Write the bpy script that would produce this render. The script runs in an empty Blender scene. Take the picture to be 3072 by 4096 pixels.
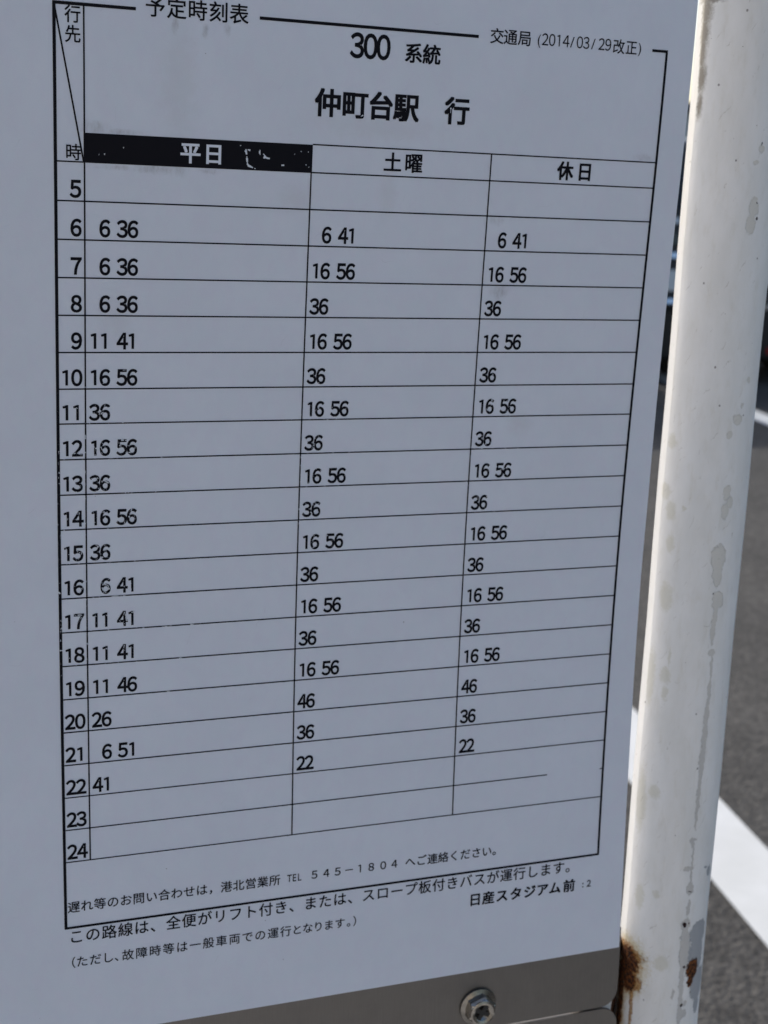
import bpy, bmesh, math, random
from mathutils import Vector, Matrix

random.seed(7)
scene = bpy.context.scene
COL = scene.collection

# ---------------------------------------------------------------- measures
# The board is laid out in "rows" (one timetable row = 15 mm): x to the right,
# y downwards, z away from the reader. W() turns that into metres in the world.
S = 0.015
CAM_HEIGHT = 1.45
SURF = [-0.596328, -0.190481, 0.208509]
CAM_ROWS = [[0.94059636, -0.04610898, -0.33638139], [-0.03974911, 0.96896854, -0.24396718], [0.33719206, 0.2428455, 0.90957549]]
CAM_POS = [-4.272043, 0.83245, -37.452165]
FOCAL_PX = 5462.446
ZTOP = CAM_HEIGHT + CAM_POS[1] * S


def W(x, y, z):
    return Vector((x * S, z * S, ZTOP - y * S))


def bow(y):
    """the thin board is slightly bowed from top to bottom"""
    t = (min(max(y, -8.0), 32.0) - 10) / 14
    return SURF[0] * t * t + SURF[1] * t ** 3 + SURF[2] * t ** 4


# ---------------------------------------------------------------- camera
cam_data = bpy.data.cameras.new("camera")
cam = bpy.data.objects.new("camera", cam_data)
COL.objects.link(cam)


def cv(v):
    return Vector((v[0], v[2], -v[1]))


rx, dn, fw = (cv(r) for r in CAM_ROWS)
m = Matrix((rx, -dn, -fw)).transposed().to_4x4()
m.translation = W(*CAM_POS)
cam.matrix_world = m
cam_data.sensor_fit = 'VERTICAL'
cam_data.sensor_height = 36.0
cam_data.lens = FOCAL_PX / 4096 * 36.0
cam_data.clip_start = 0.02
cam_data.clip_end = 2000
cam_data.dof.use_dof = True
cam_data.dof.focus_distance = 0.55
cam_data.dof.aperture_fstop = 17.0
scene.camera = cam

# ---------------------------------------------------------------- light
SUN_EL, SUN_AZ = math.radians(35), math.radians(-10)   # az from +Y (behind the board), negative = left
sun_dir = Vector((math.sin(SUN_AZ) * math.cos(SUN_EL), math.cos(SUN_AZ) * math.cos(SUN_EL), math.sin(SUN_EL)))
world = bpy.data.worlds.new("World")
scene.world = world
world.use_nodes = True
wn = world.node_tree.nodes
wl = world.node_tree.links
bg = wn["Background"]
sky = wn.new("ShaderNodeTexSky")
sky.sky_type = 'NISHITA'
sky.sun_disc = False
sky.sun_elevation = SUN_EL
sky.sun_rotation = SUN_AZ
sky.air_density = 1.0
sky.dust_density = 2.5
sky.ozone_density = 1.0
wl.new(sky.outputs[0], bg.inputs[0])
bg.inputs[1].default_value = 0.15
sd = bpy.data.lights.new("sun", 'SUN')
sd.energy = 2.3
sd.angle = math.radians(0.5)
sd.color = (1.0, 0.965, 0.91)
sun = bpy.data.objects.new("sun", sd)
COL.objects.link(sun)
sun.rotation_euler = (-sun_dir).to_track_quat('-Z', 'Y').to_euler()
sun.location = (0, 0, 10)
scene.view_settings.view_transform = 'Standard'
scene.view_settings.look = 'None'
scene.view_settings.exposure = 0.12
scene.view_settings.gamma = 1.0
scene.view_settings.use_curve_mapping = False
scene.cycles.max_bounces = 8


# ---------------------------------------------------------------- node helpers
class NT:
    def __init__(self, name):
        self.m = bpy.data.materials.new(name)
        self.m.use_nodes = True
        self.t = self.m.node_tree
        self.b = self.t.nodes["Principled BSDF"]

    def n(self, typ, **kw):
        nd = self.t.nodes.new(typ)
        for k, v in kw.items():
            setattr(nd, k, v)
        return nd

    def link(self, a, b):
        self.t.links.new(a, b)

    def math(self, op, a, b=None, c=None):
        nd = self.n("ShaderNodeMath", operation=op)
        for i, v in enumerate((a, b, c)):
            if v is None:
                continue
            if isinstance(v, (int, float)):
                nd.inputs[i].default_value = v
            else:
                self.link(v, nd.inputs[i])
        return nd.outputs[0]

    def mix(self, fac, a, b, blend='MIX'):
        nd = self.n("ShaderNodeMix", data_type='RGBA', blend_type=blend)
        for i, v in ((0, fac), (6, a), (7, b)):
            if isinstance(v, (int, float)):
                nd.inputs[i].default_value = v
            elif isinstance(v, (tuple, list)):
                nd.inputs[i].default_value = (*v, 1)
            else:
                self.link(v, nd.inputs[i])
        return nd.outputs[2]

    def noise(self, vec, scale, detail=4, rough=0.55, out=0):
        nd = self.n("ShaderNodeTexNoise")
        nd.inputs["Scale"].default_value = scale
        nd.inputs["Detail"].default_value = detail
        nd.inputs["Roughness"].default_value = rough
        if vec is not None:
            self.link(vec, nd.inputs["Vector"])
        return nd.outputs[out]

    def ramp(self, v, lo, hi, a=0.0, b=1.0, smooth=True):
        nd = self.n("ShaderNodeMapRange")
        if smooth:
            nd.interpolation_type = 'SMOOTHSTEP'
        nd.inputs[1].default_value = lo
        nd.inputs[2].default_value = hi
        nd.inputs[3].default_value = a
        nd.inputs[4].default_value = b
        self.link(v, nd.inputs[0])
        return nd.outputs[0]

    def coord(self, which="Object"):
        return self.n("ShaderNodeTexCoord").outputs[which]

    def scale(self, vec, s):
        nd = self.n("ShaderNodeVectorMath", operation='MULTIPLY')
        self.link(vec, nd.inputs[0])
        nd.inputs[1].default_value = s
        return nd.outputs[0]

    def vadd(self, a, b):
        nd = self.n("ShaderNodeVectorMath", operation='ADD')
        self.link(a, nd.inputs[0])
        self.link(b, nd.inputs[1])
        return nd.outputs[0]

    def blobdist(self, uv, lst):
        """smallest elliptical distance to a list of (cu, cv, ru, rv)"""
        d = None
        for cu, cvv, ru, rv in lst:
            nd = self.n("ShaderNodeVectorMath", operation='MULTIPLY_ADD')
            self.link(uv, nd.inputs[0])
            nd.inputs[1].default_value = (1 / ru, 1 / rv, 0)
            nd.inputs[2].default_value = (-cu / ru, -cvv / rv, 0)
            ln = self.n("ShaderNodeVectorMath", operation='LENGTH')
            self.link(nd.outputs[0], ln.inputs[0])
            d = ln.outputs["Value"] if d is None else self.math('MINIMUM', d, ln.outputs["Value"])
        return d

    def bump(self, h, strength, dist, chain=None):
        nd = self.n("ShaderNodeBump")
        nd.inputs["Strength"].default_value = strength
        nd.inputs["Distance"].default_value = dist
        self.link(h, nd.inputs["Height"])
        if chain is not None:
            self.link(chain, nd.inputs["Normal"])
        return nd.outputs[0]

    def set(self, **kw):
        names = dict(col="Base Color", rough="Roughness", metal="Metallic", spec="Specular IOR Level",
                     coat="Coat Weight", coatr="Coat Roughness", nrm="Normal", alpha="Alpha", trans="Transmission Weight")
        for k, v in kw.items():
            s = self.b.inputs[names[k]]
            if isinstance(v, (tuple, list)):
                s.default_value = (*v, 1)
            elif isinstance(v, (int, float)):
                s.default_value = v
            else:
                self.link(v, s)
        return self.m


def plain(name, col, rough=0.5, metal=0.0, var=0.08, scale=6.0, coat=0.0):
    t = NT(name)
    c = t.coord()
    f = t.noise(c, scale, 5)
    v = t.mix(t.ramp(f, .3, .7), [x * (1 - var) for x in col], [min(1, x * (1 + var)) for x in col])
    return t.set(col=v, rough=rough, metal=metal, coat=coat)


SHEET_COL = (0.735, 0.775, 0.86)


def sheet_material():
    t = NT("laminated_paper")
    uv = t.coord("UV")
    base = t.mix(t.ramp(t.noise(uv, .35, 4, .6), .25, .75), [c * .97 for c in SHEET_COL], [c * 1.02 for c in SHEET_COL])
    # faint warm / violet mottling
    base = t.mix(t.math('MULTIPLY', t.ramp(t.noise(t.scale(uv, (1, .6, 1)), 2.2, 5, .65), .42, .62), .16), base, (.72, .64, .80))
    base = t.mix(t.math('MULTIPLY', t.ramp(t.noise(uv, 1.7, 3, .6), .42, .62), .10), base, (.62, .78, .82))
    # dirt washed down against the printed lines
    drip = t.noise(t.scale(uv, (5, 1.6, 1)), 1.0, 5, .7)
    wob = t.noise(uv, 3.0, 5, .7)
    d1 = t.blobdist(uv, [(1.05, .12, .40, .22), (1.75, .2, .6, .10), (2.75, 1.10, .75, .14), (3.2, 1.12, .3, .18),
                         (1.5, 1.10, .5, .08), (4.1, 1.1, .35, .08), (3.1, -2.55, .10, .2), (3.9, -2.5, .1, .24), (4.5, -2.55, .10, .2),
                         (17.3, .12, .35, .12), (12.6, 2.1, .25, .2), (12.9, 4.2, .3, .3)])
    d1 = t.math('ADD', d1, t.math('MULTIPLY', t.math('SUBTRACT', wob, .5), 2.0))
    msk = t.math('MULTIPLY', t.ramp(d1, 1.25, .2), t.ramp(drip, .35, .75, .15, .9))
    base = t.mix(t.math('MULTIPLY', msk, .62), base, (.24, .22, .21))
    d2 = t.math('ADD', t.blobdist(uv, [(3.2, -1.2, .6, 1.8), (8.9, -.3, 2.2, .4), (1.6, 5.0, .5, .8), (13.9, 8.2, .5, .4), (9.2, 1.5, .3, .8), (6.5, 1.7, .6, .4)]), t.math('MULTIPLY', t.math('SUBTRACT', wob, .5), 1.6))
    base = t.mix(t.math('MULTIPLY', t.ramp(d2, 1.3, .1), .13), base, (.40, .35, .30))
    # scuffs: thin warped wave lines kept only in spots
    sc = t.n("ShaderNodeTexWave", wave_type='BANDS', bands_direction='DIAGONAL')
    t.link(uv, sc.inputs["Vector"])
    sc.inputs["Scale"].default_value = .8
    sc.inputs["Distortion"].default_value = 9
    sc.inputs["Detail"].default_value = 2
    thin = t.ramp(sc.outputs[1], .0, .004, 1, 0)
    spot = t.ramp(t.noise(uv, .9, 3), .6, .68)
    base = t.mix(t.math('MULTIPLY', t.math('MULTIPLY', thin, spot), .12), base, (.25, .26, .3))
    # specks
    vor = t.n("ShaderNodeTexVoronoi", feature='F1')
    t.link(uv, vor.inputs["Vector"])
    vor.inputs["Scale"].default_value = 1.1
    rnd = t.n("ShaderNodeTexWhiteNoise", noise_dimensions='3D')
    t.link(vor.outputs["Position"], rnd.inputs["Vector"])
    rad = t.math('MULTIPLY', rnd.outputs[0], .026)
    sp = t.math('LESS_THAN', vor.outputs["Distance"], rad)
    base = t.mix(t.math('MULTIPLY', sp, .7), base, (.10, .09, .10))
    # paper / sensor-like fine tooth of the film
    fine = t.noise(uv, 38, 2, .8)
    base = t.mix(.17, base, t.mix(fine, (.30, .32, .40), (.80, .86, .96)))
    nr = t.bump(t.noise(uv, .8, 3), .10, .002)
    return t.set(col=base, rough=.42, spec=.35, nrm=nr)


def ink_material(name, col, wear=1.0):
    t = NT(name)
    uv = t.coord("UV")
    n1 = t.noise(t.scale(uv, (1.3, 1, 1)), 7.0, 4, .75)
    n2 = t.noise(uv, 22.0, 3, .7)
    reg = t.blobdist(uv, [(1.2, 10.5, 2.4, 5.5), (1.5, 14.2, 4.5, 1.6), (7.6, 9.6, 1.9, 4.6), (13.1, 9.0, 1.6, 3.6), (11.2, 23.6, 1.2, .3)])
    amt = t.ramp(reg, .35, 1.15, .085 * wear, -.02)
    v = t.math('ADD', t.math('MULTIPLY', n1, .75), t.math('MULTIPLY', n2, .25))
    worn = t.ramp(t.math('ADD', v, amt), .665, .69)
    c = t.mix(worn, col, [x * 1.0 for x in SHEET_COL])
    return t.set(col=c, rough=.5, spec=.10)


def post_material():
    t = NT("weathered_white_paint")
    uv = t.coord("UV")
    BL = [('d', 0.067, -0.501, 0.034, 0.061), ('g', 0.067, -0.349, 0.109, 0.126), ('g', -0.087, 0.074, 0.091, 0.055), ('g', -0.016, 1.468, 0.17, 0.329), ('g', -0.074, 2.005, 0.166, 0.33), ('d', 0.091, 1.29, 0.028, 0.028), ('d', 0.152, 1.795, 0.036, 0.028), ('g', 0.129, 8.202, 0.183, 0.168), ('g', -0.14, 8.714, 0.114, 0.134), ('g', 0.25, 7.746, 0.067, 0.105), ('g', -0.025, 10.614, 0.136, 0.244), ('g', 0.459, 6.929, 0.099, 0.12), ('y', -2.125, 9.119, 0.205, 0.226), ('y', -2.258, 10.814, 0.276, 0.275), ('y', -1.906, 11.408, 0.205, 0.32), ('y', -1.81, 12.493, 0.167, 0.322), ('y', -1.828, 14.329, 0.256, 0.467), ('y', -1.404, 11.261, 0.066, 0.091), ('y', -1.476, 16.303, 0.059, 0.282), ('y', -1.583, 16.96, 0.204, 0.284), ('y', -1.545, 17.58, 0.126, 0.238), ('y', -2.227, 17.207, 0.233, 0.96), ('g', -0.05, 11.221, 0.134, 0.269), ('g', 0.119, 10.946, 0.131, 0.172), ('g', -0.122, 12.77, 0.26, 0.421), ('g', -0.109, 13.304, 0.18, 0.447), ('g', 0.009, 14.229, 0.211, 0.325), ('d', -0.198, 13.983, 0.026, 0.034), ('g', -0.03, 14.689, 0.078, 0.351), ('g', -0.081, 15.15, 0.086, 0.605), ('g', -0.043, 16.025, 0.108, 0.126), ('g', -0.006, 16.672, 0.045, 0.56), ('g', -0.003, 17.456, 0.06, 0.615), ('g', -0.027, 18.164, 0.09, 0.566), ('g', -0.024, 18.956, 0.1, 0.673), ('g', -0.035, 19.836, 0.104, 0.742), ('g', -0.043, 20.934, 0.076, 0.863), ('g', -0.055, 21.773, 0.044, 0.461), ('g', -0.091, 22.605, 0.134, 0.07), ('g', -0.084, 22.771, 0.059, 0.127), ('g', -0.047, 23.29, 0.032, 0.525), ('g', -0.169, 23.637, 0.178, 0.094), ('g', -0.033, 24.055, 0.039, 0.352), ('g', -0.035, 24.371, 0.15, 0.224), ('d', -0.035, 24.475, 0.07, 0.03), ('g', -0.026, 25.051, 0.067, 0.295), ('g', -0.076, 25.672, 0.208, 0.19), ('d', -0.111, 25.699, 0.069, 0.1), ('d', 0.062, 25.665, 0.029, 0.03), ('g', -0.049, 26.186, 0.178, 0.358), ('g', 0.037, 26.795, 0.263, 0.538), ('b', 0.58, 26.159, 0.427, 0.478), ('b', 0.551, 26.932, 0.406, 0.695), ('b', 0.831, 28.115, 0.472, 0.597), ('b', 0.844, 28.917, 0.191, 0.327), ('r', 0.406, 27.438, 0.289, 0.393), ('r', 0.345, 27.836, 0.136, 0.254), ('d', 0.011, 27.282, 0.045, 0.045), ('g', -0.046, 27.702, 0.101, 0.602), ('g', -0.013, 28.634, 0.091, 0.909), ('g', -0.322, 28.255, 0.056, 0.192), ('g', 0.117, 29.055, 0.165, 0.164), ('g', 0.184, 28.675, 0.082, 0.109), ('d', 0.048, 28.691, 0.052, 0.072), ('y', -0.837, 27.138, 0.252, 0.276), ('y', -1.199, 24.69, 0.128, 0.152), ('y', -2.142, 21.577, 0.239, 1.082), ('y', -1.835, 24.972, 0.193, 0.439), ('y', -1.578, 21.088, 0.226, 0.214), ('b', 0.615, 23.731, 0.123, 0.041), ('b', 0.876, 23.962, 0.129, 0.184), ('b', 0.628, 25.74, 0.231, 0.079), ('y', -2.144, 26.878, 0.524, 0.28), ('o', -2.211, 27.195, 0.729, 0.243), ('r', -2.149, 27.487, 0.501, 0.517), ('r', -2.481, 27.443, 0.348, 0.246), ('r', -1.999, 28.152, 0.312, 0.397), ('o', -1.711, 27.239, 0.121, 0.192), ('o', -1.586, 28.158, 0.159, 0.23), ('o', -1.842, 27.837, 0.204, 0.729), ('y', -1.678, 27.572, 0.168, 0.949), ('r', -2.469, 28.331, 0.266, 0.74), ('r', -2.343, 29.057, 0.143, 0.927), ('r', -2.403, 29.807, 0.192, 0.746), ('o', -1.796, 28.701, 0.072, 0.365), ('o', -1.774, 29.299, 0.063, 0.551), ('k', -2.257, -4.849, 0.6, 0.114), ('k', -2.319, -4.512, 0.32, 0.51), ('k', -2.327, -3.875, 0.257, 0.64), ('k', -2.317, -3.234, 0.189, 0.579), ('k', -2.247, -2.488, 0.206, 0.452), ('k', -2.233, -1.642, 0.131, 0.39)]
    grp = {}
    for k, a, b, ra, rb in BL:
        grp.setdefault(k, []).append((a, b, ra, rb))
    wv = t.n("ShaderNodeTexNoise")
    wv.inputs["Scale"].default_value = 4.6
    wv.inputs["Detail"].default_value = 5
    wv.inputs["Roughness"].default_value = .7
    t.link(uv, wv.inputs["Vector"])
    cen = t.n("ShaderNodeVectorMath", operation='MULTIPLY_ADD')
    t.link(wv.outputs["Color"], cen.inputs[0])
    cen.inputs[1].default_value = (.26, .30, 0)
    cen.inputs[2].default_value = (-.13, -.15, 0)
    wuv = t.vadd(uv, cen.outputs[0])
    fine = t.noise(uv, 9.0, 5, .75)
    f0 = t.math('SUBTRACT', fine, .5)

    def mask(k, soft, amp, lo=1.0):
        d = t.math('ADD', t.blobdist(wuv, grp[k]), t.math('MULTIPLY', f0, amp))
        return t.ramp(d, lo + soft, lo - soft)
    c = t.mix(t.ramp(t.noise(t.scale(uv, (1, .35, 1)), 1.1, 5, .6), .3, .7), (.81, .80, .77), (.88, .87, .85))
    # warm grime, streaky, thicker in places
    gr = t.ramp(t.noise(t.scale(uv, (2.2, .5, 1)), 1.6, 6, .7), .48, .78)
    c = t.mix(t.math('MULTIPLY', gr, .34), c, (.62, .58, .48))
    c = t.mix(t.math('MULTIPLY', mask('y', .35, 1.4), .45), c, (.60, .57, .44))
    sp_ = t.n("ShaderNodeSeparateXYZ")
    t.link(uv, sp_.inputs[0])
    vv = t.ramp(sp_.outputs[1], 11, 22)
    my = mask('g', .06, 1.25)
    c = t.mix(t.math('MULTIPLY', my, .9), c, t.mix(vv, (.70, .68, .62), (.57, .55, .52)))
    mb = mask('b', .06, .95)
    c = t.mix(t.math('MULTIPLY', mb, .9), c, (.36, .37, .385))
    mk = mask('k', .6, 1.6)
    c = t.mix(t.math('MULTIPLY', mk, .85), c, (.17, .14, .10))
    halo = t.math('ADD', t.blobdist(wuv, [q for q in grp['r'] if q[0] < 0]), t.math('MULTIPLY', f0, 2.2))
    c = t.mix(t.math('MULTIPLY', t.ramp(halo, 2.3, 1.1), .8), c, (.66, .56, .34))
    c = t.mix(t.math('MULTIPLY', t.ramp(halo, 1.45, .95), .9), c, (.42, .17, .035))
    mo = mask('o', .35, 1.6)
    oc = t.mix(t.ramp(t.noise(uv, 11, 4), .35, .65), (.60, .36, .12), (.36, .12, .02))
    c = t.mix(t.math('MULTIPLY', mo, .85), c, oc)
    mr = mask('r', .12, 1.1)
    rc = t.mix(t.ramp(t.noise(uv, 8, 5, .7), .40, .66), (.030, .012, .006), (.30, .095, .020))
    c = t.mix(mr, c, rc)
    md = mask('d', .15, .3)
    c = t.mix(md, c, (.03, .012, .012))
    # specks and fine scratches in the paint
    vor = t.n("ShaderNodeTexVoronoi", feature='F1')
    t.link(t.scale(uv, (1, .8, 1)), vor.inputs["Vector"])
    vor.inputs["Scale"].default_value = 2.4
    rnd = t.n("ShaderNodeTexWhiteNoise", noise_dimensions='3D')
    t.link(vor.outputs["Position"], rnd.inputs["Vector"])
    sp = t.math('LESS_THAN', vor.outputs["Distance"], t.math('MULTIPLY', t.math('POWER', rnd.outputs[0], 2.0), .085))
    c = t.mix(t.math('MULTIPLY', sp, .8), c, (.16, .13, .12))
    sw = t.n("ShaderNodeTexWave", wave_type='BANDS', bands_direction='DIAGONAL')
    t.link(t.scale(uv, (1, .6, 1)), sw.inputs["Vector"])
    sw.inputs["Scale"].default_value = 1.5
    sw.inputs["Distortion"].default_value = 7
    sw.inputs["Detail"].default_value = 4
    sm = t.math('MULTIPLY', t.ramp(sw.outputs[1], .0, .012, 1, 0), t.ramp(t.noise(uv, 2.1, 3), .57, .64))
    c = t.mix(t.math('MULTIPLY', sm, .45), c, (.42, .39, .33))
    # relief: paint film stands proud of the chips, orange peel, rust pits
    h = t.math('SUBTRACT', 1.0, t.math('MAXIMUM', my, mb))
    h = t.math('SUBTRACT', h, t.math('MULTIPLY', md, 1.5))
    n1 = t.bump(h, .8, .0003)
    n2 = t.bump(t.noise(uv, 5, 4, .6), .25, .0004, n1)
    rr = t.math('MULTIPLY', t.math('MAXIMUM', mr, mo), t.noise(uv, 14, 5, .8))
    n3 = t.bump(rr, .9, .0012, n2)
    rough = t.math('ADD', .46, t.math('MULTIPLY', t.math('MAXIMUM', t.math('MAXIMUM', mr, mo), my), .5))
    return t.set(col=c, rough=rough, spec=.4, nrm=n3)


def weld_material():
    """white paint on the bracket, rusted through towards the weld"""
    t = NT("rusty_painted_bracket")
    uv = t.coord("UV")
    n = t.noise(t.scale(uv, (1, .35, 1)), 3.0, 5, .7)
    sep = t.n("ShaderNodeSeparateXYZ")
    t.link(uv, sep.inputs[0])
    d = t.math('ADD', t.ramp(sep.outputs[0], -2.25, -2.05, 0, .5), n)
    ms = t.ramp(d, .62, .70)
    rc = t.mix(t.ramp(t.noise(uv, 8, 5), .4, .65), (.03, .014, .008), (.16, .06, .02))
    return t.set(col=t.mix(ms, (.78, .78, .76), rc), rough=.6)


def steel_material(name, k=1.0):
    t = NT(name)
    uv = t.coord("UV")
    a = t.noise(t.scale(uv, (34, .7, 1)), 1.0, 4, .75)
    b = t.noise(uv, 1.2, 5, .65)
    c = t.mix(a, (.30 * k, .275 * k, .25 * k), (.47 * k, .44 * k, .41 * k))
    c = t.mix(t.math('MULTIPLY', t.ramp(b, .4, .75), .3), c, (.30 * k, .27 * k, .26 * k))
    r = t.ramp(a, 0, 1, .38, .52)
    return t.set(col=c, rough=r, metal=.9, nrm=t.bump(a, .12, .0003))


def asphalt_material():
    t = NT("asphalt")
    c = t.coord()
    vor = t.n("ShaderNodeTexVoronoi", feature='F1')
    t.link(c, vor.inputs["Vector"])
    vor.inputs["Scale"].default_value = 95
    cell = t.n("ShaderNodeTexWhiteNoise", noise_dimensions='3D')
    t.link(vor.outputs["Position"], cell.inputs["Vector"])
    stone = t.ramp(cell.outputs[0], .0, 1, .045, .10)
    n = t.noise(c, 30, 5, .7)
    big = t.noise(c, 1.6, 5, .6)
    v = t.math('MULTIPLY', stone, t.ramp(n, .25, .75, .7, 1.3))
    v = t.math('MULTIPLY', v, t.ramp(big, .3, .7, .80, 1.15))
    patch = t.ramp(t.noise(c, 7, 4, .6), .4, .7, 1.0, .80)
    v = t.math('MULTIPLY', v, patch)
    comb = t.n("ShaderNodeCombineColor")
    for i, k in enumerate((1.0, .93, .84)):
        t.link(t.math('MULTIPLY', v, k), comb.inputs[i])
    nr = t.bump(t.math('MULTIPLY', vor.outputs["Distance"], -1.0), .8, .006)
    nr = t.bump(n, .5, .003, nr)
    return t.set(col=comb.outputs[0], rough=.88, nrm=nr)


def paint_line_material():
    t = NT("road_paint")
    c = t.coord()
    n = t.noise(c, 26, 5, .7)
    base = t.mix(t.ramp(t.noise(c, 4, 4), .3, .7), (.70, .70, .67), (.80, .80, .78))
    crack = t.ramp(t.noise(c, 60, 4, .8), .66, .74)
    base = t.mix(t.math('MULTIPLY', crack, .6), base, (.3, .29, .27))
    return t.set(col=base, rough=.7, nrm=t.bump(n, .4, .002))


M = {}
M['sheet'] = sheet_material()
M['ink'] = ink_material("black_print", (.006, .006, .010))
M['ink_light'] = ink_material("thin_print", (.012, .012, .02), .6)
M['reverse'] = ink_material("white_reversed_print", SHEET_COL, 0)
M['flake'] = plain("bare_flaked_print", (.60, .64, .70), .5)
M['post'] = post_material()
M['weld'] = weld_material()
M['steel'] = steel_material("brushed_steel", .62)
M['bolt'] = plain("bolt_steel", (.33, .31, .28), .24, 1.0, .35, 90)
M['slot'] = plain("slot_dark", (.03, .028, .025), .8)
M['asphalt'] = asphalt_material()
M['line'] = paint_line_material()
M['car'] = plain("black_car_paint", (.012, .012, .014), .3, 0, .05, 2, .35)
M['glass'] = plain("dark_glass", (.012, .014, .016), .05)
M['chrome'] = plain("chrome", (.75, .77, .8), .12, 1.0)
M['plate'] = plain("number_plate_white", (.75, .77, .75), .45)
M['red'] = plain("red_reflector", (.45, .012, .015), .25, coat=.6)
M['clear'] = plain("clear_lamp_lens", (.62, .66, .70), .15, coat=.6)
M['rubber'] = plain("tyre_rubber", (.018, .018, .018), .8)
M['rim'] = plain("wheel_alloy", (.45, .46, .48), .3, .8)
M['trim'] = plain("black_plastic", (.022, .022, .024), .6)
M['wall'] = plain("white_render_wall", (.66, .66, .63), .85, 0, .06, .6)
M['bounce_wall'] = plain("tan_bounce_wall", (.42, .38, .32), .85, 0, .06, .6)  # warm sunlit wall added behind the reader for bounce light
M['roof'] = plain("grey_roof", (.16, .16, .17), .7)
M['frame'] = plain("window_frame", (.30, .31, .32), .5)
M['bark'] = plain("bark", (.10, .07, .05), .9, 0, .3, 14)
M['leaf'] = plain("leaf", (.055, .095, .03), .6, 0, .5, 3)
M['slab'] = plain("paving_concrete", (.46, .44, .41), .9, 0, .12, 4)
M['conc'] = plain("concrete", (.34, .33, .31), .9, 0, .15, 5)


# ---------------------------------------------------------------- object helpers
def prop(o, label=None, cat=None, group=None, kind=None):
    for k, v in (("label", label), ("category", cat), ("group", group), ("kind", kind)):
        if v:
            o[k] = v
    return o


def mesh_obj(name, verts, faces, mat, parent=None, uvs=None, smooth=False):
    me = bpy.data.meshes.new(name)
    me.from_pydata([tuple(v) for v in verts], [], faces)
    if uvs is not None:
        ul = me.uv_layers.new(name="UVMap")
        for lp in me.loops:
            ul.data[lp.index].uv = uvs[lp.vertex_index]
    if smooth:
        for p in me.polygons:
            p.use_smooth = True
    me.materials.append(mat)
    o = bpy.data.objects.new(name, me)
    COL.objects.link(o)
    if parent:
        o.parent = parent
        o.matrix_parent_inverse = parent_inv(parent)
    return o


def parent_inv(p):
    # every parent here is placed only by its location; meshes sit at the origin
    if p.type == 'MESH':
        return Matrix()
    loc = Vector((0, 0, 0))
    while p is not None:
        loc += p.location
        p = p.parent if p.parent and p.parent.type == 'EMPTY' else None
    return Matrix.Translation(-loc)


def empty(name, loc, label, cat, group=None):
    o = bpy.data.objects.new(name, None)
    o.empty_display_size = .2
    o.location = loc
    COL.objects.link(o)
    return prop(o, label, cat, group)


def bm_obj(name, bm, mat, parent=None, smooth=False):
    me = bpy.data.meshes.new(name)
    bmesh.ops.recalc_face_normals(bm, faces=bm.faces)
    bm.to_mesh(me)
    bm.free()
    if smooth:
        for p in me.polygons:
            p.use_smooth = True
    me.materials.append(mat)
    o = bpy.data.objects.new(name, me)
    COL.objects.link(o)
    if parent:
        o.parent = parent
        o.matrix_parent_inverse = parent_inv(parent)
    return o


def box(name, lo, hi, mat, parent=None, bevel=0.0, seg=2):
    bm = bmesh.new()
    bmesh.ops.create_cube(bm, size=1)
    lo, hi = Vector(lo), Vector(hi)
    for v in bm.verts:
        v.co = Vector([lo[i] + (v.co[i] + .5) * (hi[i] - lo[i]) for i in range(3)])
    if bevel:
        bmesh.ops.bevel(bm, geom=list(bm.edges), offset=bevel, segments=seg, profile=.5, affect='EDGES')
    return bm_obj(name, bm, mat, parent, smooth=False)


# ---------------------------------------------------------------- ground
def sheet_quad(name, x0, x1, y0, y1, z, mat, ny=1):
    vs, fs = [], []
    for j in range(ny + 1):
        y = y0 + (y1 - y0) * j / ny
        vs += [(x0, y, z), (x1, y, z)]
    for j in range(ny):
        fs.append((2 * j, 2 * j + 1, 2 * j + 3, 2 * j + 2))
    return prop(mesh_obj(name, vs, fs, mat), kind='structure')


g = sheet_quad("road", -300, 300, -300, 600, 0, M['asphalt'])
# raised concrete slabs and kerb under the stop, unseen, added to bounce warm sunlight
bounce_pave = prop(bpy.data.objects.new("pavement", None), kind='structure')
COL.objects.link(bounce_pave)
slab_me = None
for i in range(12):
    for j in range(20):
        if slab_me is None:
            o = box("bounce_slab", (-.195, -.195, 0), (.195, .195, .06), M['slab'], bounce_pave, .006, 1)
            slab_me = o.data
        else:
            o = bpy.data.objects.new("bounce_slab", slab_me)
            COL.objects.link(o)
            o.parent = bounce_pave
        o.location = (.52 - .4 * i, 1.7 - .4 * j, -.045 + random.uniform(-.0015, .0015))
prop(box("bounce_bed", (-60, -60, .001), (.72, 60, .0045), M['slab']), kind='structure')  # more unseen paving added for the same bounce
kerb_me = None
for j in range(24):
    if kerb_me is None:
        o = box("kerb_stone", (-.075, -.298, -.05), (.075, .298, .02), M['conc'], bounce_pave, .012, 2)
        kerb_me = o.data
    else:
        o = bpy.data.objects.new("kerb_stone", kerb_me)
        COL.objects.link(o)
        o.parent = bounce_pave
    o.location = (.80, 3.0 - .6 * j, 0)


def road_line(x_at, w, y0, y1):
    vs, fs, n = [], [], 60
    for j in range(n + 1):
        y = y0 + (y1 - y0) * (j / n) ** 1.5
        x = x_at(y)
        r = random.uniform(-.004, .004)
        vs += [(x - w / 2 + r, y, .004), (x + w / 2 + r, y, .004)]
    for j in range(n):
        fs.append((2 * j, 2 * j + 1, 2 * j + 3, 2 * j + 2))
    return prop(mesh_obj("road_marking", vs, fs, M['line']), kind='structure')


road_line(lambda y: 1.40 + .150 * y, .19, -3, 60)
road_line(lambda y: 4.13 + .165 * y, .18, -3, 60)

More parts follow.
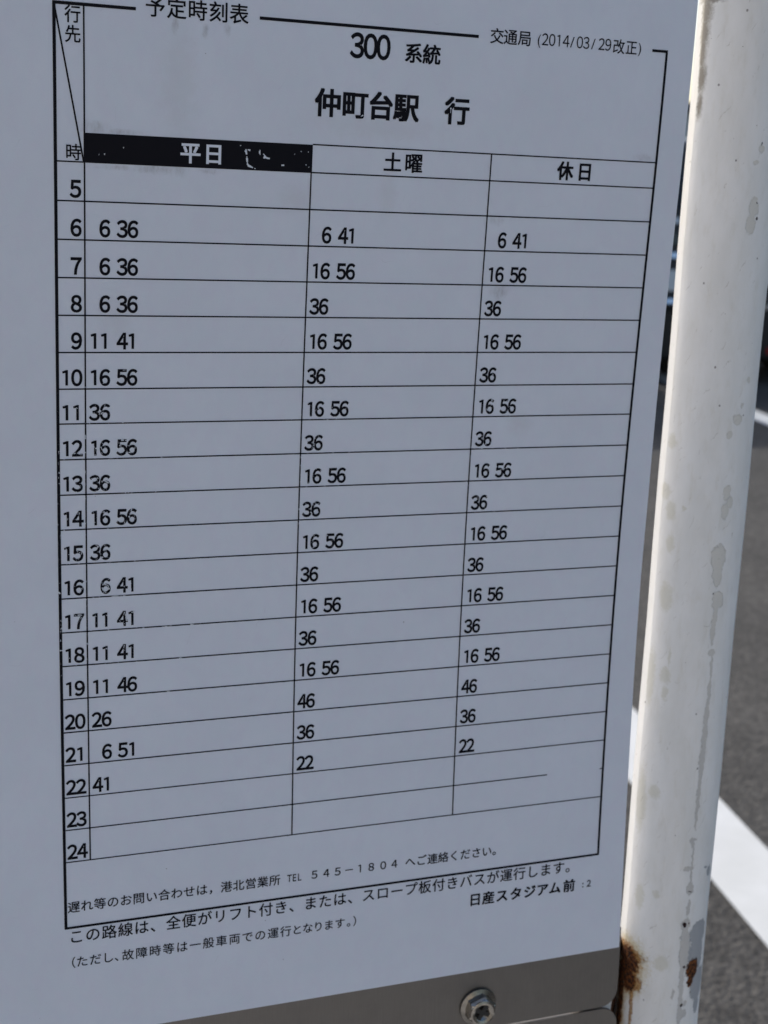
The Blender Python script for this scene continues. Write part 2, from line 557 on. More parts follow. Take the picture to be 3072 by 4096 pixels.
# ---------------------------------------------------------------- sign post
PX, PR, PTX, PTZ, PZC = 21.56027, 1.489677, -.0350426, -.0793745, 1.3
post = empty("sign_post", (PX * S, PZC * S, 0),
             "round white painted steel post with rust patch, right of the timetable board", "post")


def make_post_tube(cx0, zc, tx, tz, r, parent, name="tube"):
    vs, uvs, fs = [], [], []
    # ring: round tube plus an added left flat that shapes the sunlit strip
    ring = []
    n = 72
    a = -180.0
    while a < 180 - 1e-6:
        th = math.radians(a)
        ring.append((math.sin(th), -math.cos(th), th))
        a += 360 / n
    ring = [q for q in ring if not (math.radians(-124) < q[2] < math.radians(-91.5))]
    for d in (-123.9, -123.3, -92.2, -91.6):
        th = math.radians(d)
        ring.append((math.sin(th), -math.cos(th), th))
    ring.sort(key=lambda q: q[2])
    ylist = [-42 + 140.0 * k / 56 for k in range(57)]
    ylist[-1] = ZTOP / S
    m_ = len(ring) + 1
    for y in ylist:
        cx, cz = cx0 + tx * (y - 10), zc + tz * (y - 10)
        wob = .012 * math.sin(y * .7) + .008 * math.sin(y * 1.9 + 1)
        for i in range(m_):
            sx, sz, th = ring[i % (m_ - 1)]
            if i == m_ - 1:
                th = math.pi
            vs.append(W(cx + sx * (r + wob), y, cz + sz * r))
            uvs.append((th * r, y))
    for j in range(len(ylist) - 1):
        for i in range(m_ - 1):
            a0 = j * m_ + i
            fs.append((a0, a0 + m_, a0 + m_ + 1, a0 + 1))
    o = mesh_obj(name, vs, fs, M['post'], parent, uvs, smooth=True)
    me = o.data
    # keep both corners of that flat crisp, so the lit strip ends sharply
    cr = {i for i in range(m_) if i < m_ - 1 and (abs(math.degrees(ring[i][2]) + 123.3) < .3 or abs(math.degrees(ring[i][2]) + 92.2) < .3)}
    for e in me.edges:
        v0, v1 = e.vertices
        if v0 % m_ == v1 % m_ and (v0 % m_) in cr:
            e.use_edge_sharp = True
    return o


make_post_tube(PX, PZC, PTX, PTZ, PR, post)
# cap on the top of the tube
bm = bmesh.new()
bmesh.ops.create_cone(bm, cap_ends=True, segments=40, radius1=PR * S * 1.02, radius2=PR * S * .8, depth=.012)
for v in bm.verts:
    v.co += W(PX + PTX * -52, -42.3, PZC + PTZ * -52)
bm_obj("cap", bm, M['post'], post)
# concrete foot
bm = bmesh.new()
bmesh.ops.create_cone(bm, cap_ends=True, segments=48, radius1=.16, radius2=.15, depth=.05)
fy = ZTOP / S
for v in bm.verts:
    v.co += W(PX + PTX * (fy - 10), fy, PZC + PTZ * (fy - 10)) + Vector((0, 0, .022))
bm_obj("footing", bm, M['conc'], post)
# white welded tabs that carry the board
for (ya, yb) in ((27.1, 31.6), (-11.6, -7.8)):
    zf = bow(28) + .42
    vs, uvs, fs = [], [], []
    pts = [(17.4, zf), (18.93, zf), (19.02, zf + .08), (19.9, zf + 1.2), (19.72, zf + 1.26), (18.88, zf + .2), (17.4, zf + .2)]
    for y in (ya, yb):
        for x, z in pts:
            vs.append(W(x, y, z))
            uvs.append((x - 21.1, y))
    k = len(pts)
    for i in range(k):
        fs.append((i, (i + 1) % k, k + (i + 1) % k, k + i))
    fs += [tuple(range(k)), tuple(range(2 * k - 1, k - 1, -1))]
    mesh_obj("welded_tab", vs, fs, M['weld'], post, uvs)

# second post that carries the other side of the board (out of frame)
post2 = empty("sign_post", (-5.4 * S, 1.3 * S, 0),
              "round white painted steel post carrying the left side of the timetable board", "post")
make_post_tube(-5.4, .9, -.005, -.01, PR, post2)

# ---------------------------------------------------------------- board
board = empty("timetable_board", W(8, 10, 0),
              "bus timetable board, grey white sheet on brushed steel plate, fixed to the white post", "sign")


def rounded_plate(name, x0, x1, y0, y1, rad, zoff, thick, mat, parent, zf=bow, corners=(1, 1, 1, 1)):
    """plate following the bow; y is down, corners = tl, tr, br, bl"""
    rows, ny = [], 44
    ys = [y0 + (y1 - y0) * k / ny for k in range(ny + 1)]
    ys += [y0 + rad * (1 - math.cos(math.radians(a))) for a in range(0, 91, 10)]
    ys += [y1 - rad * (1 - math.cos(math.radians(a))) for a in range(0, 91, 10)]
    ys = sorted(set(round(v, 5) for v in ys))

    def inset(y, top, bot):
        d = 0
        if top and y < y0 + rad:
            d = rad - math.sqrt(max(0, rad ** 2 - (y0 + rad - y) ** 2))
        if bot and y > y1 - rad:
            d = rad - math.sqrt(max(0, rad ** 2 - (y - y1 + rad) ** 2))
        return d
    vs, uvs, fs = [], [], []
    for y in ys:
        xl = x0 + inset(y, corners[0], corners[3])
        xr = x1 - inset(y, corners[1], corners[2])
        for x, dz in ((xl, 0), (xr, 0), (xr, thick), (xl, thick)):
            vs.append(W(x, y, zf(y) + zoff + dz))
            uvs.append((x, y))
    for j in range(len(ys) - 1):
        a, b = 4 * j, 4 * j + 4
        for i in range(4):
            fs.append((a + i, a + (i + 1) % 4, b + (i + 1) % 4, b + i))
    fs += [(0, 3, 2, 1), tuple(4 * (len(ys) - 1) + i for i in range(4))]
    return mesh_obj(name, vs, fs, mat, parent, uvs)


SHEET_L, SHEET_T = -2.9, -7.0
plate = rounded_plate("steel_plate", -3.1, 18.86, 25.9, 28.83, .62, .035, .12, M['steel'], board, corners=(0, 0, 1, 1))
backing = rounded_plate("backing_panel", -3.0, 17.3, -9.2, 25.88, .3, .035, .10, M['steel'], board, corners=(1, 1, 0, 0))
# the sheet itself: slightly wavy cut right edge, bottom edge at 26.6
vs, uvs, fs = [], [], []
ns = 64
XE = [(-8, 18.66), (-1.6, 18.662), (1.8, 18.645), (4.5, 18.646), (7.5, 18.668), (10.8, 18.70), (13.4, 18.69), (19.4, 18.745), (21.4, 18.755), (26.7, 18.80)]


def xedge(y):
    for (a, xa), (b, xb) in zip(XE, XE[1:]):
        if a <= y <= b:
            return xa + (xb - xa) * (y - a) / (b - a)
    return XE[-1][1]


for j in range(ns + 1):
    y = SHEET_T + (26.62 - SHEET_T) * j / ns
    for x, dz in ((SHEET_L, 0), (8, 0), (xedge(y), 0), (xedge(y), .026), (8, .026), (SHEET_L, .026)):
        vs.append(W(x, y + (.045 * (18 - x) / 18 * 0), bow(y) + dz))
        uvs.append((x, y))
for j in range(ns):
    a, b = 6 * j, 6 * j + 6
    for i in range(6):
        fs.append((a + i, a + (i + 1) % 6, b + (i + 1) % 6, b + i))
fs += [(0, 5, 4, 1), (1, 4, 3, 2)]
e = 6 * ns
fs += [(e, e + 1, e + 4, e + 5), (e + 1, e + 2, e + 3, e + 4)]
sheet = mesh_obj("timetable_sheet", vs, fs, M['sheet'], board, uvs)
for p in sheet.data.polygons:
    p.use_smooth = False

PRINT = -.010   # printed film stands 0.15 mm proud of the paper


def sheet_child(name, pts2d, faces, mat, lift=PRINT, levels=None):
    vs = [W(x, y, bow(y) + lift + (levels[i] if levels else 0)) for i, (x, y) in enumerate(pts2d)]
    # flip winding so that faces look at the reader
    o = mesh_obj(name, vs, faces, mat, None, pts2d)
    o.parent = sheet
    return o


def strip(name, x0, y0, x1, y1, w, mat=None, lift=PRINT):
    """a printed line from (x0,y0) to (x1,y1), cut up so that it follows the bow"""
    L = math.hypot(x1 - x0, y1 - y0)
    n = max(1, int(abs(y1 - y0) / .8))
    nx, ny = -(y1 - y0) / L * w / 2, (x1 - x0) / L * w / 2
    pts, fs = [], []
    for k in range(n + 1):
        t = k / n
        x, y = x0 + (x1 - x0) * t, y0 + (y1 - y0) * t
        pts += [(x + nx, y + ny), (x - nx, y - ny)]
    for k in range(n):
        fs.append((2 * k, 2 * k + 1, 2 * k + 3, 2 * k + 2))
    return sheet_child(name, pts, fs, mat or M['ink'], lift)


# --- rules and frame of the table
def R_(k):
    return (k - 3) - (.037 if k >= 11 else 0)


BR = 23.045
strip("frame_line", 0.015, -2.90, 0.015, BR, .085)
strip("frame_line", -.024, -2.885, 2.08, -2.885, .082)
strip("frame_line", 5.36, -2.915, 11.69, -2.915, .082)
strip("frame_line", 17.26, -2.935, 17.79, -2.935, .075, lift=PRINT * .9)
strip("frame_line", 17.755, -2.90, 17.755, BR, .078, lift=PRINT * 1.1)
strip("frame_line", -.02, BR - .01, 17.79, BR - .01, .072, lift=PRINT * .9)
strip("column_line", .757, -2.86, .757, R_(24), .042, lift=PRINT * 1.2)
strip("column_line", 6.93, .262, 6.93, R_(24), .040, lift=PRINT * 1.2)
strip("column_line", 12.325, .255, 12.325, R_(24), .040, lift=PRINT * 1.2)
strip("diagonal_line", .03, -2.80, .735, .99, .044, lift=PRINT * 1.15)
strip("row_line", 6.95, .25, 17.72, .25, .036)
strip("row_line", 0.05, 1.0, .76, 1.0, .036)
strip("row_line", 6.95, 1.0, 17.72, 1.0, .036)
for k in range(5, 25):
    y = R_(k)
    if k == 23:
        strip("row_line", .05, y, 15.67, y, .034)
        strip("row_line", 17.63, y, 17.72, y, .034)
    else:
        strip("row_line", .05, y, 17.72, y, .037 if k < 22 else .033)
# the black weekday heading with flaked spots
HB = [(.745, .258), (6.95, .258), (6.95, 1.012), (.745, 1.012)]
sheet_child("heading_block", HB, [(0, 1, 2, 3)], M['ink'], PRINT * .8)

# --- lettering
_fonts = {}




def bake_text(ch, bold):
    key = (ch, round(bold, 4))
    if ch == '１' and key not in _fonts:      # plain figure one: stem and flag, no foot
        w = .080 + 2 * bold
        r_ = .325 + w / 2
        l_ = r_ - w
        q = [(l_, 0), (r_, 0), (r_, .733), (r_ - w * .75, .733), (l_ - .165, .665), (l_ - .145, .665 - w * .68), (l_, .655 - w * .45)]
        _fonts[key] = ([(x + .2225 - .02, y) for x, y in q], [(0, 1, 2, 6), (2, 3, 4, 5, 6)])
    if key in _fonts:
        return _fonts[key]
    c = bpy.data.curves.new("g", 'FONT')
    c.body = ch
    c.resolution_u = 4
    c.offset = bold
    o = bpy.data.objects.new("g", c)
    COL.objects.link(o)
    dg = bpy.context.evaluated_depsgraph_get()
    me = bpy.data.meshes.new_from_object(o.evaluated_get(dg))
    vs = [(v.co.x, v.co.y) for v in me.vertices]
    fs = [tuple(p.vertices) for p in me.polygons]
    bpy.data.objects.remove(o)
    bpy.data.curves.remove(c)
    bpy.data.meshes.remove(me)
    _fonts[key] = (vs, fs)
    return vs, fs


FW = {chr(48 + i): chr(0xFF10 + i) for i in range(10)}



def lettering(name, items, mat=None, lift=PRINT):
    """items: (char, x, y, em, xscale, bold, mode). mode 'c': x,y = centre of the em square;
    mode 'l': x = left edge of the ink cell, y = baseline (latin figures)"""
    P, Fc, LV = [], [], []
    for ch, x, y, em, xs, bold, mode in items:
        g = FW.get(ch, ch)
        safe = min(bold, .003) if mode == 'c' else bold
        vs, fs = bake_text(g, safe)
        if not vs:
            continue
        d = bold - safe
        if d > 0:      # heavier weights: the outline struck four more times, a hair apart
            nv = len(vs)
            vs = [(vx + ax * d, vy + ay * d) for ax, ay in ((0, 0), (-1, -.8), (1, -.8), (-1, .8), (1, .8)) for vx, vy in vs]
            fs = [tuple(i + nv * q for i in f) for q in range(5) for f in fs]
            levels = nv
        b0 = len(P)
        while len(LV) < b0:
            LV.append(0.0)
        if d > 0:
            LV += [(q // levels) * -.0006 for q in range(len(vs))]
        if mode == 'c':
            ox, oy = x - .5 * em * xs, y + .38 * em
        else:
            # full-width figures sit in the middle of a one-em cell; half-width advance is .555
            ox, oy = (x - (.5 - .2775) * em * xs if ch in FW else x), y
        P += [(ox + vx * em * xs, oy - vy * em) for vx, vy in vs]
        Fc += [tuple(b0 + i for i in f) for f in fs]
    while len(LV) < len(P):
        LV.append(0.0)
    return sheet_child(name, P, Fc, mat or M['ink'], lift, LV)


EM = .578
BOLD = .030


def number(name, txt, x, base, adv, xs, em=EM, bold=BOLD):
    return lettering(name, [(c, x + i * adv, base, em, xs, bold, 'l') for i, c in enumerate(txt) if c != ' '])


for h in range(5, 25):
    s = "%2d" % h
    number("hour_number", s, .105, R_(h) - .10, .285, .87)
COLS = [
    (.868, .276, .745, .86, ["", " 6 36", " 6 36", " 6 36", "11 41", "16 56", "36", "16 56", "36", "16 56", "36", " 6 41", "11 41", "11 41", "11 46", "26", " 6 51", "41", "", ""]),
    (7.052, .268, .752, .84, ["", " 6 41", "16 56", "36", "16 56", "36", "16 56", "36", "16 56", "36", "16 56", "36", "16 56", "36", "16 56", "46", "36", "22", "", ""]),
    (12.470, .262, .742, .815, ["", " 6 41", "16 56", "36", "16 56", "36", "16 56", "36", "16 56", "36", "16 56", "36", "16 56", "36", "16 56", "46", "36", "22", "", ""]),
]
for x0, adv, second, xs, lst in COLS:
    for k, txt in zip(range(5, 25), lst):
        if not txt:
            continue
        first, rest = txt[:2], txt[3:]
        number("departure_time", first, x0, R_(k) - .10, adv, xs)
        if rest:
            number("departure_time", rest, x0 + second, R_(k) - .10, adv, xs)


def cjk(name, txt, xs_, y, em, bold, xscale=1.0, mat=None, lift=PRINT):
    return lettering(name, [(c, x, y, em, xscale, bold, 'c') for c, x in zip(txt, xs_) if c != ' '], mat, lift)


def run(x0, pitch, n):
    return [x0 + pitch * i for i in range(n)]


lettering("route_number", [(c, 7.93 + i * .378, -2.115, .835, .82, .026, 'l') for i, c in enumerate("300")])
cjk("route_word", "系統", [9.765, 10.305], -2.335, .555, .022)
cjk("destination", "仲町台駅行", [7.34, 8.12, 8.875, 9.63, 11.17], -.875, .775, .030)
cjk("title", "予定時刻表", [2.58, 3.14, 3.69, 4.25, 4.80], -2.975, .535, .012)
cjk("bureau", "交通局", [12.25, 12.67, 13.115], -2.97, .44, .010, mat=M['ink_light'])
dl = []
x = 13.645
lettering("revision_date", [('(', 13.50, -2.835, .40, .95, 0, 'l')]
          + [(c, 13.655 + i * .222, -2.83, .43, .85, .006, 'l') for i, c in enumerate("2014")]
          + [('/', 14.555, -2.83, .42, 1.15, 0, 'l')]
          + [(c, 14.765 + i * .215, -2.83, .43, .85, .006, 'l') for i, c in enumerate("03")]
          + [('/', 15.235, -2.83, .42, 1.15, 0, 'l')]
          + [(c, 15.475 + i * .215, -2.83, .43, .85, .006, 'l') for i, c in enumerate("29")]
          + [('改', 16.14, -2.965, .43, .95, .008, 'c'), ('正', 16.56, -2.965, .43, .92, .008, 'c')]
          + [(')', 16.785, -2.835, .40, .95, 0, 'l')], M['ink_light'])
lettering("corner_heading", [('行', .48, -2.636, .45, .93, .012, 'c'), ('先', .479, -2.156, .45, .93, .012, 'c')])
lettering("corner_heading", [('時', .471, .757, .44, .95, .012, 'c')])
cjk("weekday_heading", "平日", [3.55, 4.18], .632, .575, .026, mat=M['reverse'], lift=PRINT * 1.6)
cjk("saturday_heading", "土曜", [9.309, 9.943], .617, .56, .022)
cjk("holiday_heading", "休日", [14.73, 15.378], .617, .56, .030, xscale=.95)
cjk("enquiry_note", "遅れ等のお問い合わせは，", run(.253, .384, 12), 22.385, .375, .009)
cjk("enquiry_note", "港北営業所", run(4.86, .384, 5), 22.395, .375, .009)
lettering("enquiry_note", [(c, 6.79 + i * .170, 22.518, .345, .78, .006, 'l') for i, c in enumerate("TEL")])
cjk("enquiry_note", "５４５－１８０４", [7.69, 8.075, 8.455, 8.83, 9.2, 9.575, 9.98, 10.36], 22.383, .345, .012)
cjk("enquiry_note", "へご連絡ください。", [10.91, 11.29, 11.68, 12.055, 12.44, 12.83, 13.22, 13.6, 13.98], 22.385, .375, .009)
cjk("service_note", "この路線は、全便がリフト付き、または、スロープ板付きバスが運行します。", run(.314, .4838, 35), 23.33, .465, .010)
k0 = 1.83
cjk("vehicle_note", "（ただし、", [.10, .47, .86, 1.235, 1.60], 24.15, .37, .007)
cjk("vehicle_note", "故障時等は一般車両での運行", run(1.83, .4117, 13), 24.16, .375, .007)
cjk("vehicle_note", "となります。）", [7.14, 7.49, 7.84, 8.185, 8.557, 8.96, 9.17], 24.16, .36, .007)
cjk("stop_name", "日産スタジアム前", [13.248, 13.727, 14.22, 14.73, 15.237, 15.71, 16.176, 16.708], 24.03, .465, .026)
lettering("sheet_number", [(':', 17.20, 24.165, .34, 1.0, .014, 'l'), ('2', 17.385, 24.168, .31, .9, .018, 'l')])

# --- flaked print on the black heading: pale nicks where the film has come off
flakes = []


def flake_poly(pts, w):
    """thin broken stroke along pts"""
    P, Fc = [], []
    for i in range(len(pts) - 1):
        (x0, y0), (x1, y1) = pts[i], pts[i + 1]
        L = math.hypot(x1 - x0, y1 - y0)
        n = max(2, int(L / .035))
        for k in range(n):
            if random.random() < .12:
                continue
            t0, t1 = k / n, (k + 1) / n
            a = random.uniform(.35, 1.2) * w
            nx, ny = -(y1 - y0) / L * a / 2, (x1 - x0) / L * a / 2
            b = len(P)
            P += [(x0 + (x1 - x0) * t0 + nx, y0 + (y1 - y0) * t0 + ny), (x0 + (x1 - x0) * t0 - nx, y0 + (y1 - y0) * t0 - ny),
                  (x0 + (x1 - x0) * t1 - nx, y0 + (y1 - y0) * t1 - ny), (x0 + (x1 - x0) * t1 + nx, y0 + (y1 - y0) * t1 + ny)]
            Fc.append((b, b + 1, b + 2, b + 3))
    sheet_child("flaked_mark", P, Fc, M['flake'], PRINT * 1.7)


FLAKES = [([(5.049, 0.486), (5.115, 0.475), (5.188, 0.491)], 0.1), ([(5.057, 0.494), (5.09, 0.603), (5.1, 0.697), (5.109, 0.792)], 0.09), ([(5.109, 0.792), (5.121, 0.855), (5.132, 0.886), (5.237, 0.93), (5.348, 0.969)], 0.07), ([(5.55, 0.565), (5.63, 0.633)], 0.06), ([(5.566, 0.636), (5.652, 0.669), (5.737, 0.681)], 0.11), ([(5.428, 0.531), (5.47, 0.529)], 0.15), ([(6.07, 0.845), (6.151, 0.838)], 0.09), ([(6.61, 0.464), (6.626, 0.447)], 0.06), ([(6.818, 0.454), (6.835, 0.457)], 0.08), ([(6.769, 0.789), (6.777, 0.816)], 0.08), ([(6.841, 0.846), (6.859, 0.861)], 0.08), ([(4.912, 0.367), (4.917, 0.387)], 0.05), ([(6.432, 0.53), (6.442, 0.536)], 0.04), ([(1.759, 0.58), (1.778, 0.588)], 0.06), ([(1.12, 0.787), (1.134, 0.791)], 0.05), ([(1.274, 0.757), (1.279, 0.796)], 0.045), ([(1.45, 12.965), (1.552, 12.961), (1.848, 12.968)], 0.035), ([(0.916, 12.966), (0.992, 12.965)], 0.035), ([(3.725, 13.963), (3.832, 13.965)], 0.05), ([(2.902, 13.966), (3.047, 13.965)], 0.03), ([(3.396, 14.963), (3.484, 14.964)], 0.04), ([(3.036, 15.963), (3.17, 15.963)], 0.03), ([(-0.031, 12.742), (0.018, 12.803)], 0.09), ([(0.418, 13.468), (0.57, 13.457), (0.612, 13.476), (0.581, 13.573)], 0.05), ([(1.197, 12.609), (1.248, 12.599), (1.35, 12.632), (1.387, 12.755)], 0.05), ([(1.184, 12.689), (1.222, 12.784), (1.298, 12.843)], 0.04), ([(1.647, 13.7), (1.729, 13.741)], 0.05), ([(1.807, 13.454), (1.846, 13.565), (1.884, 13.73)], 0.05), ([(2.014, 13.482), (2.105, 13.461)], 0.05), ([(1.168, 7.702), (1.242, 7.645), (1.279, 7.678)], 0.06), ([(0.749, 8.276), (0.753, 8.391)], 0.04), ([(1.262, 9.589), (1.387, 9.652)], 0.05), ([(1.726, 8.438), (1.876, 8.456)], 0.05), ([(2.832, 8.956), (2.903, 8.963)], 0.03), ([(0.427, 8.802), (0.476, 8.778)], 0.06), ([(1.166, 8.617), (1.215, 8.72)], 0.04), ([(1.772, 6.484), (1.858, 6.477)], 0.03), ([(1.941, 10.627), (1.979, 10.707)], 0.05), ([(10.969, -0.952), (10.97, -0.809)], 0.05), ([(8.301, -0.57), (8.366, -0.602)], 0.04)]
for pts, w in FLAKES:
    flake_poly(pts, w * .75)

# ---------------------------------------------------------------- lower board and bolt
lower = empty("steel_plate", W(8, 36, bow(30)),
              "second brushed steel plate with rounded corner, just below the timetable board", "metal plate")
rounded_plate("plate", -3.1, 18.93, 28.90, 56, .70, .02, .12, M['steel'], lower, zf=lambda y: bow(28.9))
# thin pale edge strip on top of the lower plate
vs = [W(16.6, 28.893, bow(28.9) + .0), W(17.9, 28.893, bow(28.9) + .0), W(17.9, 28.893, bow(28.9) + .14), W(16.6, 28.893, bow(28.9) + .14)]


def bolt_part(name, rings, mat, parent, cx, cy, zf, hexa=None, seg=36):
    """lathe along z (towards the reader); rings: (radius, height)"""
    vs, fs, uvs = [], [], []
    for r, h in rings:
        for i in range(seg):
            a = 2 * math.pi * i / seg
            rr = r
            if hexa and hexa(r, h):
                aa = (a + .35) % (math.pi / 3) - math.pi / 6
                rr = r * math.cos(math.pi / 6) / math.cos(aa)
            vs.append(W(cx + rr * math.cos(a), cy + rr * math.sin(a), zf - h))
            uvs.append((cx + rr * math.cos(a), cy + rr * math.sin(a)))
    for j in range(len(rings) - 1):
        for i in range(seg):
            a, b = j * seg + i, j * seg + (i + 1) % seg
            fs.append((a, b, b + seg, a + seg))
    fs.append(tuple((len(rings) - 1) * seg + i for i in range(seg)))
    o = mesh_obj(name, vs, fs, mat, None, uvs)
    o.parent = parent
    o.matrix_parent_inverse = parent_inv(parent)
    return o


bx, by = 13.52, 27.93
bz = bow(by) + .03
bolt = empty("bolt", W(bx, by, bz),
             "hexagon flange bolt with a cross slot, holding the steel plate under the timetable", "bolt")
bolt_part("flange", [(.62, 0), (.66, .03), (.65, .07), (.50, .12)], M['bolt'], bolt, bx, by, bz, seg=48)
bolt_part("hex_head", [(.545, .10), (.545, .33), (.51, .40), (.44, .45), (.38, .47), (.30, .44), (.20, .36), (.10, .33)], M['bolt'], bolt, bx, by, bz,
          hexa=lambda r, h: r > .48, seg=48)
cr = []
for rot in (.5, .5 + math.pi / 2):
    c, s_ = math.cos(rot), math.sin(rot)
    vs = []
    for x, y in ((-.29, -.07), (.29, -.07), (.29, .07), (-.29, .07)):
        vs.append((bx + x * c - y * s_, by + x * s_ + y * c))
    cr.append(vs)
P, Fc = [], []
for i, q in enumerate(cr):
    b = len(P)
    P += [W(x, y, bz - .425 - .004 * i) for x, y in q] + [W(x, y, bz - .37) for x, y in q]
    Fc += [(b, b + 1, b + 2, b + 3)] + [(b + j, b + (j + 1) % 4, b + 4 + (j + 1) % 4, b + 4 + j) for j in range(4)]
mesh_obj("cross_slot", P, Fc, M['slot'], bolt)  # near-black raised cross in place of a cut recess


# ---------------------------------------------------------------- parked car
def make_car(loc, yaw, label):
    car = empty("minivan", (0, 0, 0), label, "car")
    L, Wd = 4.4, 1.70
    # side outline (y forward from the tail, z up)
    prof = [(0.05, .22), (0.0, .45), (.02, .80), (.04, 1.05), (.14, 1.55), (.26, 1.74), (.9, 1.80), (2.3, 1.79), (2.75, 1.66),
            (3.35, 1.12), (4.1, .95), (4.36, .72), (4.40, .40), (4.32, .22)]
    bm = bmesh.new()
    secs = [(-1, .86), (-.94, .95), (-.6, 1.0), (0, 1.0), (.6, 1.0), (.94, .95), (1, .86)]
    rings = []
    for sx, k in secs:
        ring = []
        for y, z in prof:
            w = Wd / 2 * (1.0 if z < 1.0 else 1.0 - (z - 1.0) * .22)
            yy = L / 2 + (y - L / 2) * (k ** .22)
            ring.append(bm.verts.new((sx * w, yy, z if z < 1.3 else 1.3 + (z - 1.3) * (k ** .3))))
        rings.append(ring)
    for a, b in zip(rings, rings[1:]):
        for i in range(len(prof)):
            j = (i + 1) % len(prof)
            bm.faces.new((a[i], a[j], b[j], b[i]))
    bm.faces.new(rings[0])
    bm.faces.new(list(reversed(rings[-1])))
    bmesh.ops.bevel(bm, geom=[e for e in bm.edges if e.calc_face_angle(0) > .5], offset=.035, segments=3, affect='EDGES')
    bm_obj("body", bm, M['car'], car, smooth=True)
    # rear window, garnish, number plate, lamps, bumper
    def quad_box(name, x0, x1, z0, z1, yb, yt, d, mat, par=car, bev=.008):
        bm = bmesh.new()
        bmesh.ops.create_cube(bm, size=1)
        for v in bm.verts:
            z = z0 + (v.co.z + .5) * (z1 - z0)
            f = (z - z0) / (z1 - z0)
            y = yb + (yt - yb) * f
            v.co = Vector((x0 + (v.co.x + .5) * (x1 - x0), y - d / 2 + v.co.y * d, z))
        if bev:
            bmesh.ops.bevel(bm, geom=list(bm.edges), offset=bev, segments=2, affect='EDGES')
        return bm_obj(name, bm, mat, par)
    rw = quad_box("rear_window", -.66, .66, 1.10, 1.50, .055, .155, .03, M['glass'])
    quad_box("wiper", -.30, .32, 1.115, 1.14, .02, .03, .02, M['trim'], rw, .004)
    tg = quad_box("tailgate", -.74, .74, .58, 1.06, .0, .03, .02, M['car'])
    quad_box("chrome_garnish", -.40, .40, .965, .995, .0, .0, .03, M['chrome'], tg, .006)
    quad_box("number_plate", -.165, .165, .74, .905, -.01, -.005, .02, M['plate'], tg, .004)
    quad_box("bumper", -.84, .84, .19, .56, -.03, -.03, .06, M['car'], car, .03)
    quad_box("bumper_step", -.70, .70, .565, .60, -.03, -.03, .06, M['chrome'], car, .006)
    for sx in (-1, 1):
        xa, xb = sorted((sx * .845, sx * .66))
        lm_ = quad_box("tail_lamp", xa, xb, .57, 1.27, -.01, .09, .06, M['trim'])
        for z0, z1, mm, nm in ((1.17, 1.21, 'clear', "upper_lens"), (1.02, 1.10, 'glass', "stop_lens"), (.925, .96, 'chrome', "lamp_trim"),
                               (.69, .84, 'clear', "reversing_lens"), (.60, .63, 'chrome', "lamp_trim")):
            f = (z0 - .57) / .7
            quad_box(nm, xa + .012, xb - .012, z0, z1, -.055 + .1 * f, -.047 + .1 * f, .03, M[mm], lm_, .005)
        xa, xb = sorted((sx * .10, sx * .56))
        quad_box("reflector", xa, xb, .235, .285, -.082, -.082, .02, M['red'], car, .004)
        sw = mesh_obj("side_window", [(sx * .842, .35, 1.08), (sx * .842, 1.5, 1.08), (sx * .76, 1.5, 1.52), (sx * .76, .42, 1.52),
                                      (sx * .80, .35, 1.08), (sx * .80, 1.5, 1.08), (sx * .72, 1.5, 1.52), (sx * .72, .42, 1.52)],
                      [(0, 1, 2, 3), (4, 7, 6, 5), (0, 4, 5, 1), (1, 5, 6, 2), (2, 6, 7, 3), (3, 7, 4, 0)], M['glass'], car)
        for y in (.78, 3.55):
            bm = bmesh.new()
            r = bmesh.ops.create_cone(bm, cap_ends=True, segments=40, radius1=.32, radius2=.32, depth=.20)
            bmesh.ops.bevel(bm, geom=[e for e in bm.edges if e.calc_face_angle(0) > 1], offset=.03, segments=3, affect='EDGES')
            bmesh.ops.rotate(bm, verts=bm.verts, matrix=Matrix.Rotation(math.pi / 2, 3, 'Y'))
            bmesh.ops.translate(bm, verts=bm.verts, vec=(sx * .76, y, .32))
            wh = bm_obj("wheel", bm, M['rubber'], car, smooth=False)
            bm = bmesh.new()
            for k in range(5):
                ang = k * 2 * math.pi / 5
                r = bmesh.ops.create_cube(bm, size=1)
                for v in r['verts']:
                    v.co = Matrix.Rotation(ang, 3, 'X') @ Vector((v.co.x * .02, v.co.y * .06, v.co.z * .19 + .1))
            r = bmesh.ops.create_cone(bm, cap_ends=True, segments=24, radius1=.06, radius2=.06, depth=.03)
            bmesh.ops.rotate(bm, verts=r['verts'], matrix=Matrix.Rotation(math.pi / 2, 3, 'Y'))
            bmesh.ops.translate(bm, verts=bm.verts, vec=(sx * .865, y, .32))
            bm_obj("rim", bm, M['rim'], wh)
    car.location = loc
    car.rotation_euler = (0, 0, yaw)
    return car


make_car((6.07, 8.22, 0), math.radians(-3), "black minivan seen from behind beyond the post, red reflector in its bumper")


make_car((4.02, 8.12, 0), math.radians(-1), "second black minivan hidden behind the board, added to widen the shadow on the road")  # added out of sight to carry the cars' shadow further left


# ---------------------------------------------------------------- far building, hedge, trees
def make_building(x0, x1, y0, y1, h, label):
    b = empty("building", (0, 0, 0), label, "building")
    box("wall", (x0, y0, 0), (x1, y1, h), M['wall'], b)
    box("roof", (x0 - .3, y0 - .3, h), (x1 + .3, y1 + .3, h + .25), M['roof'], b, .03)
    n = int((x1 - x0) / 2.6)
    for k in range(n):
        for z in [1.1 + 2.8 * f for f in range(int(h // 2.8))]:
            cx = x0 + (k + .5) * (x1 - x0) / n
            w = box("window", (cx - .8, y0 - .05, z), (cx + .8, y0 + .02, z + 1.3), M['frame'], b, .01)
            for sx in (-1, 1):
                box("pane", (cx + sx * .39 - .36, y0 - .07, z + .06), (cx + sx * .39 + .36, y0 - .045, z + 1.24), M['glass'], w)
    return b


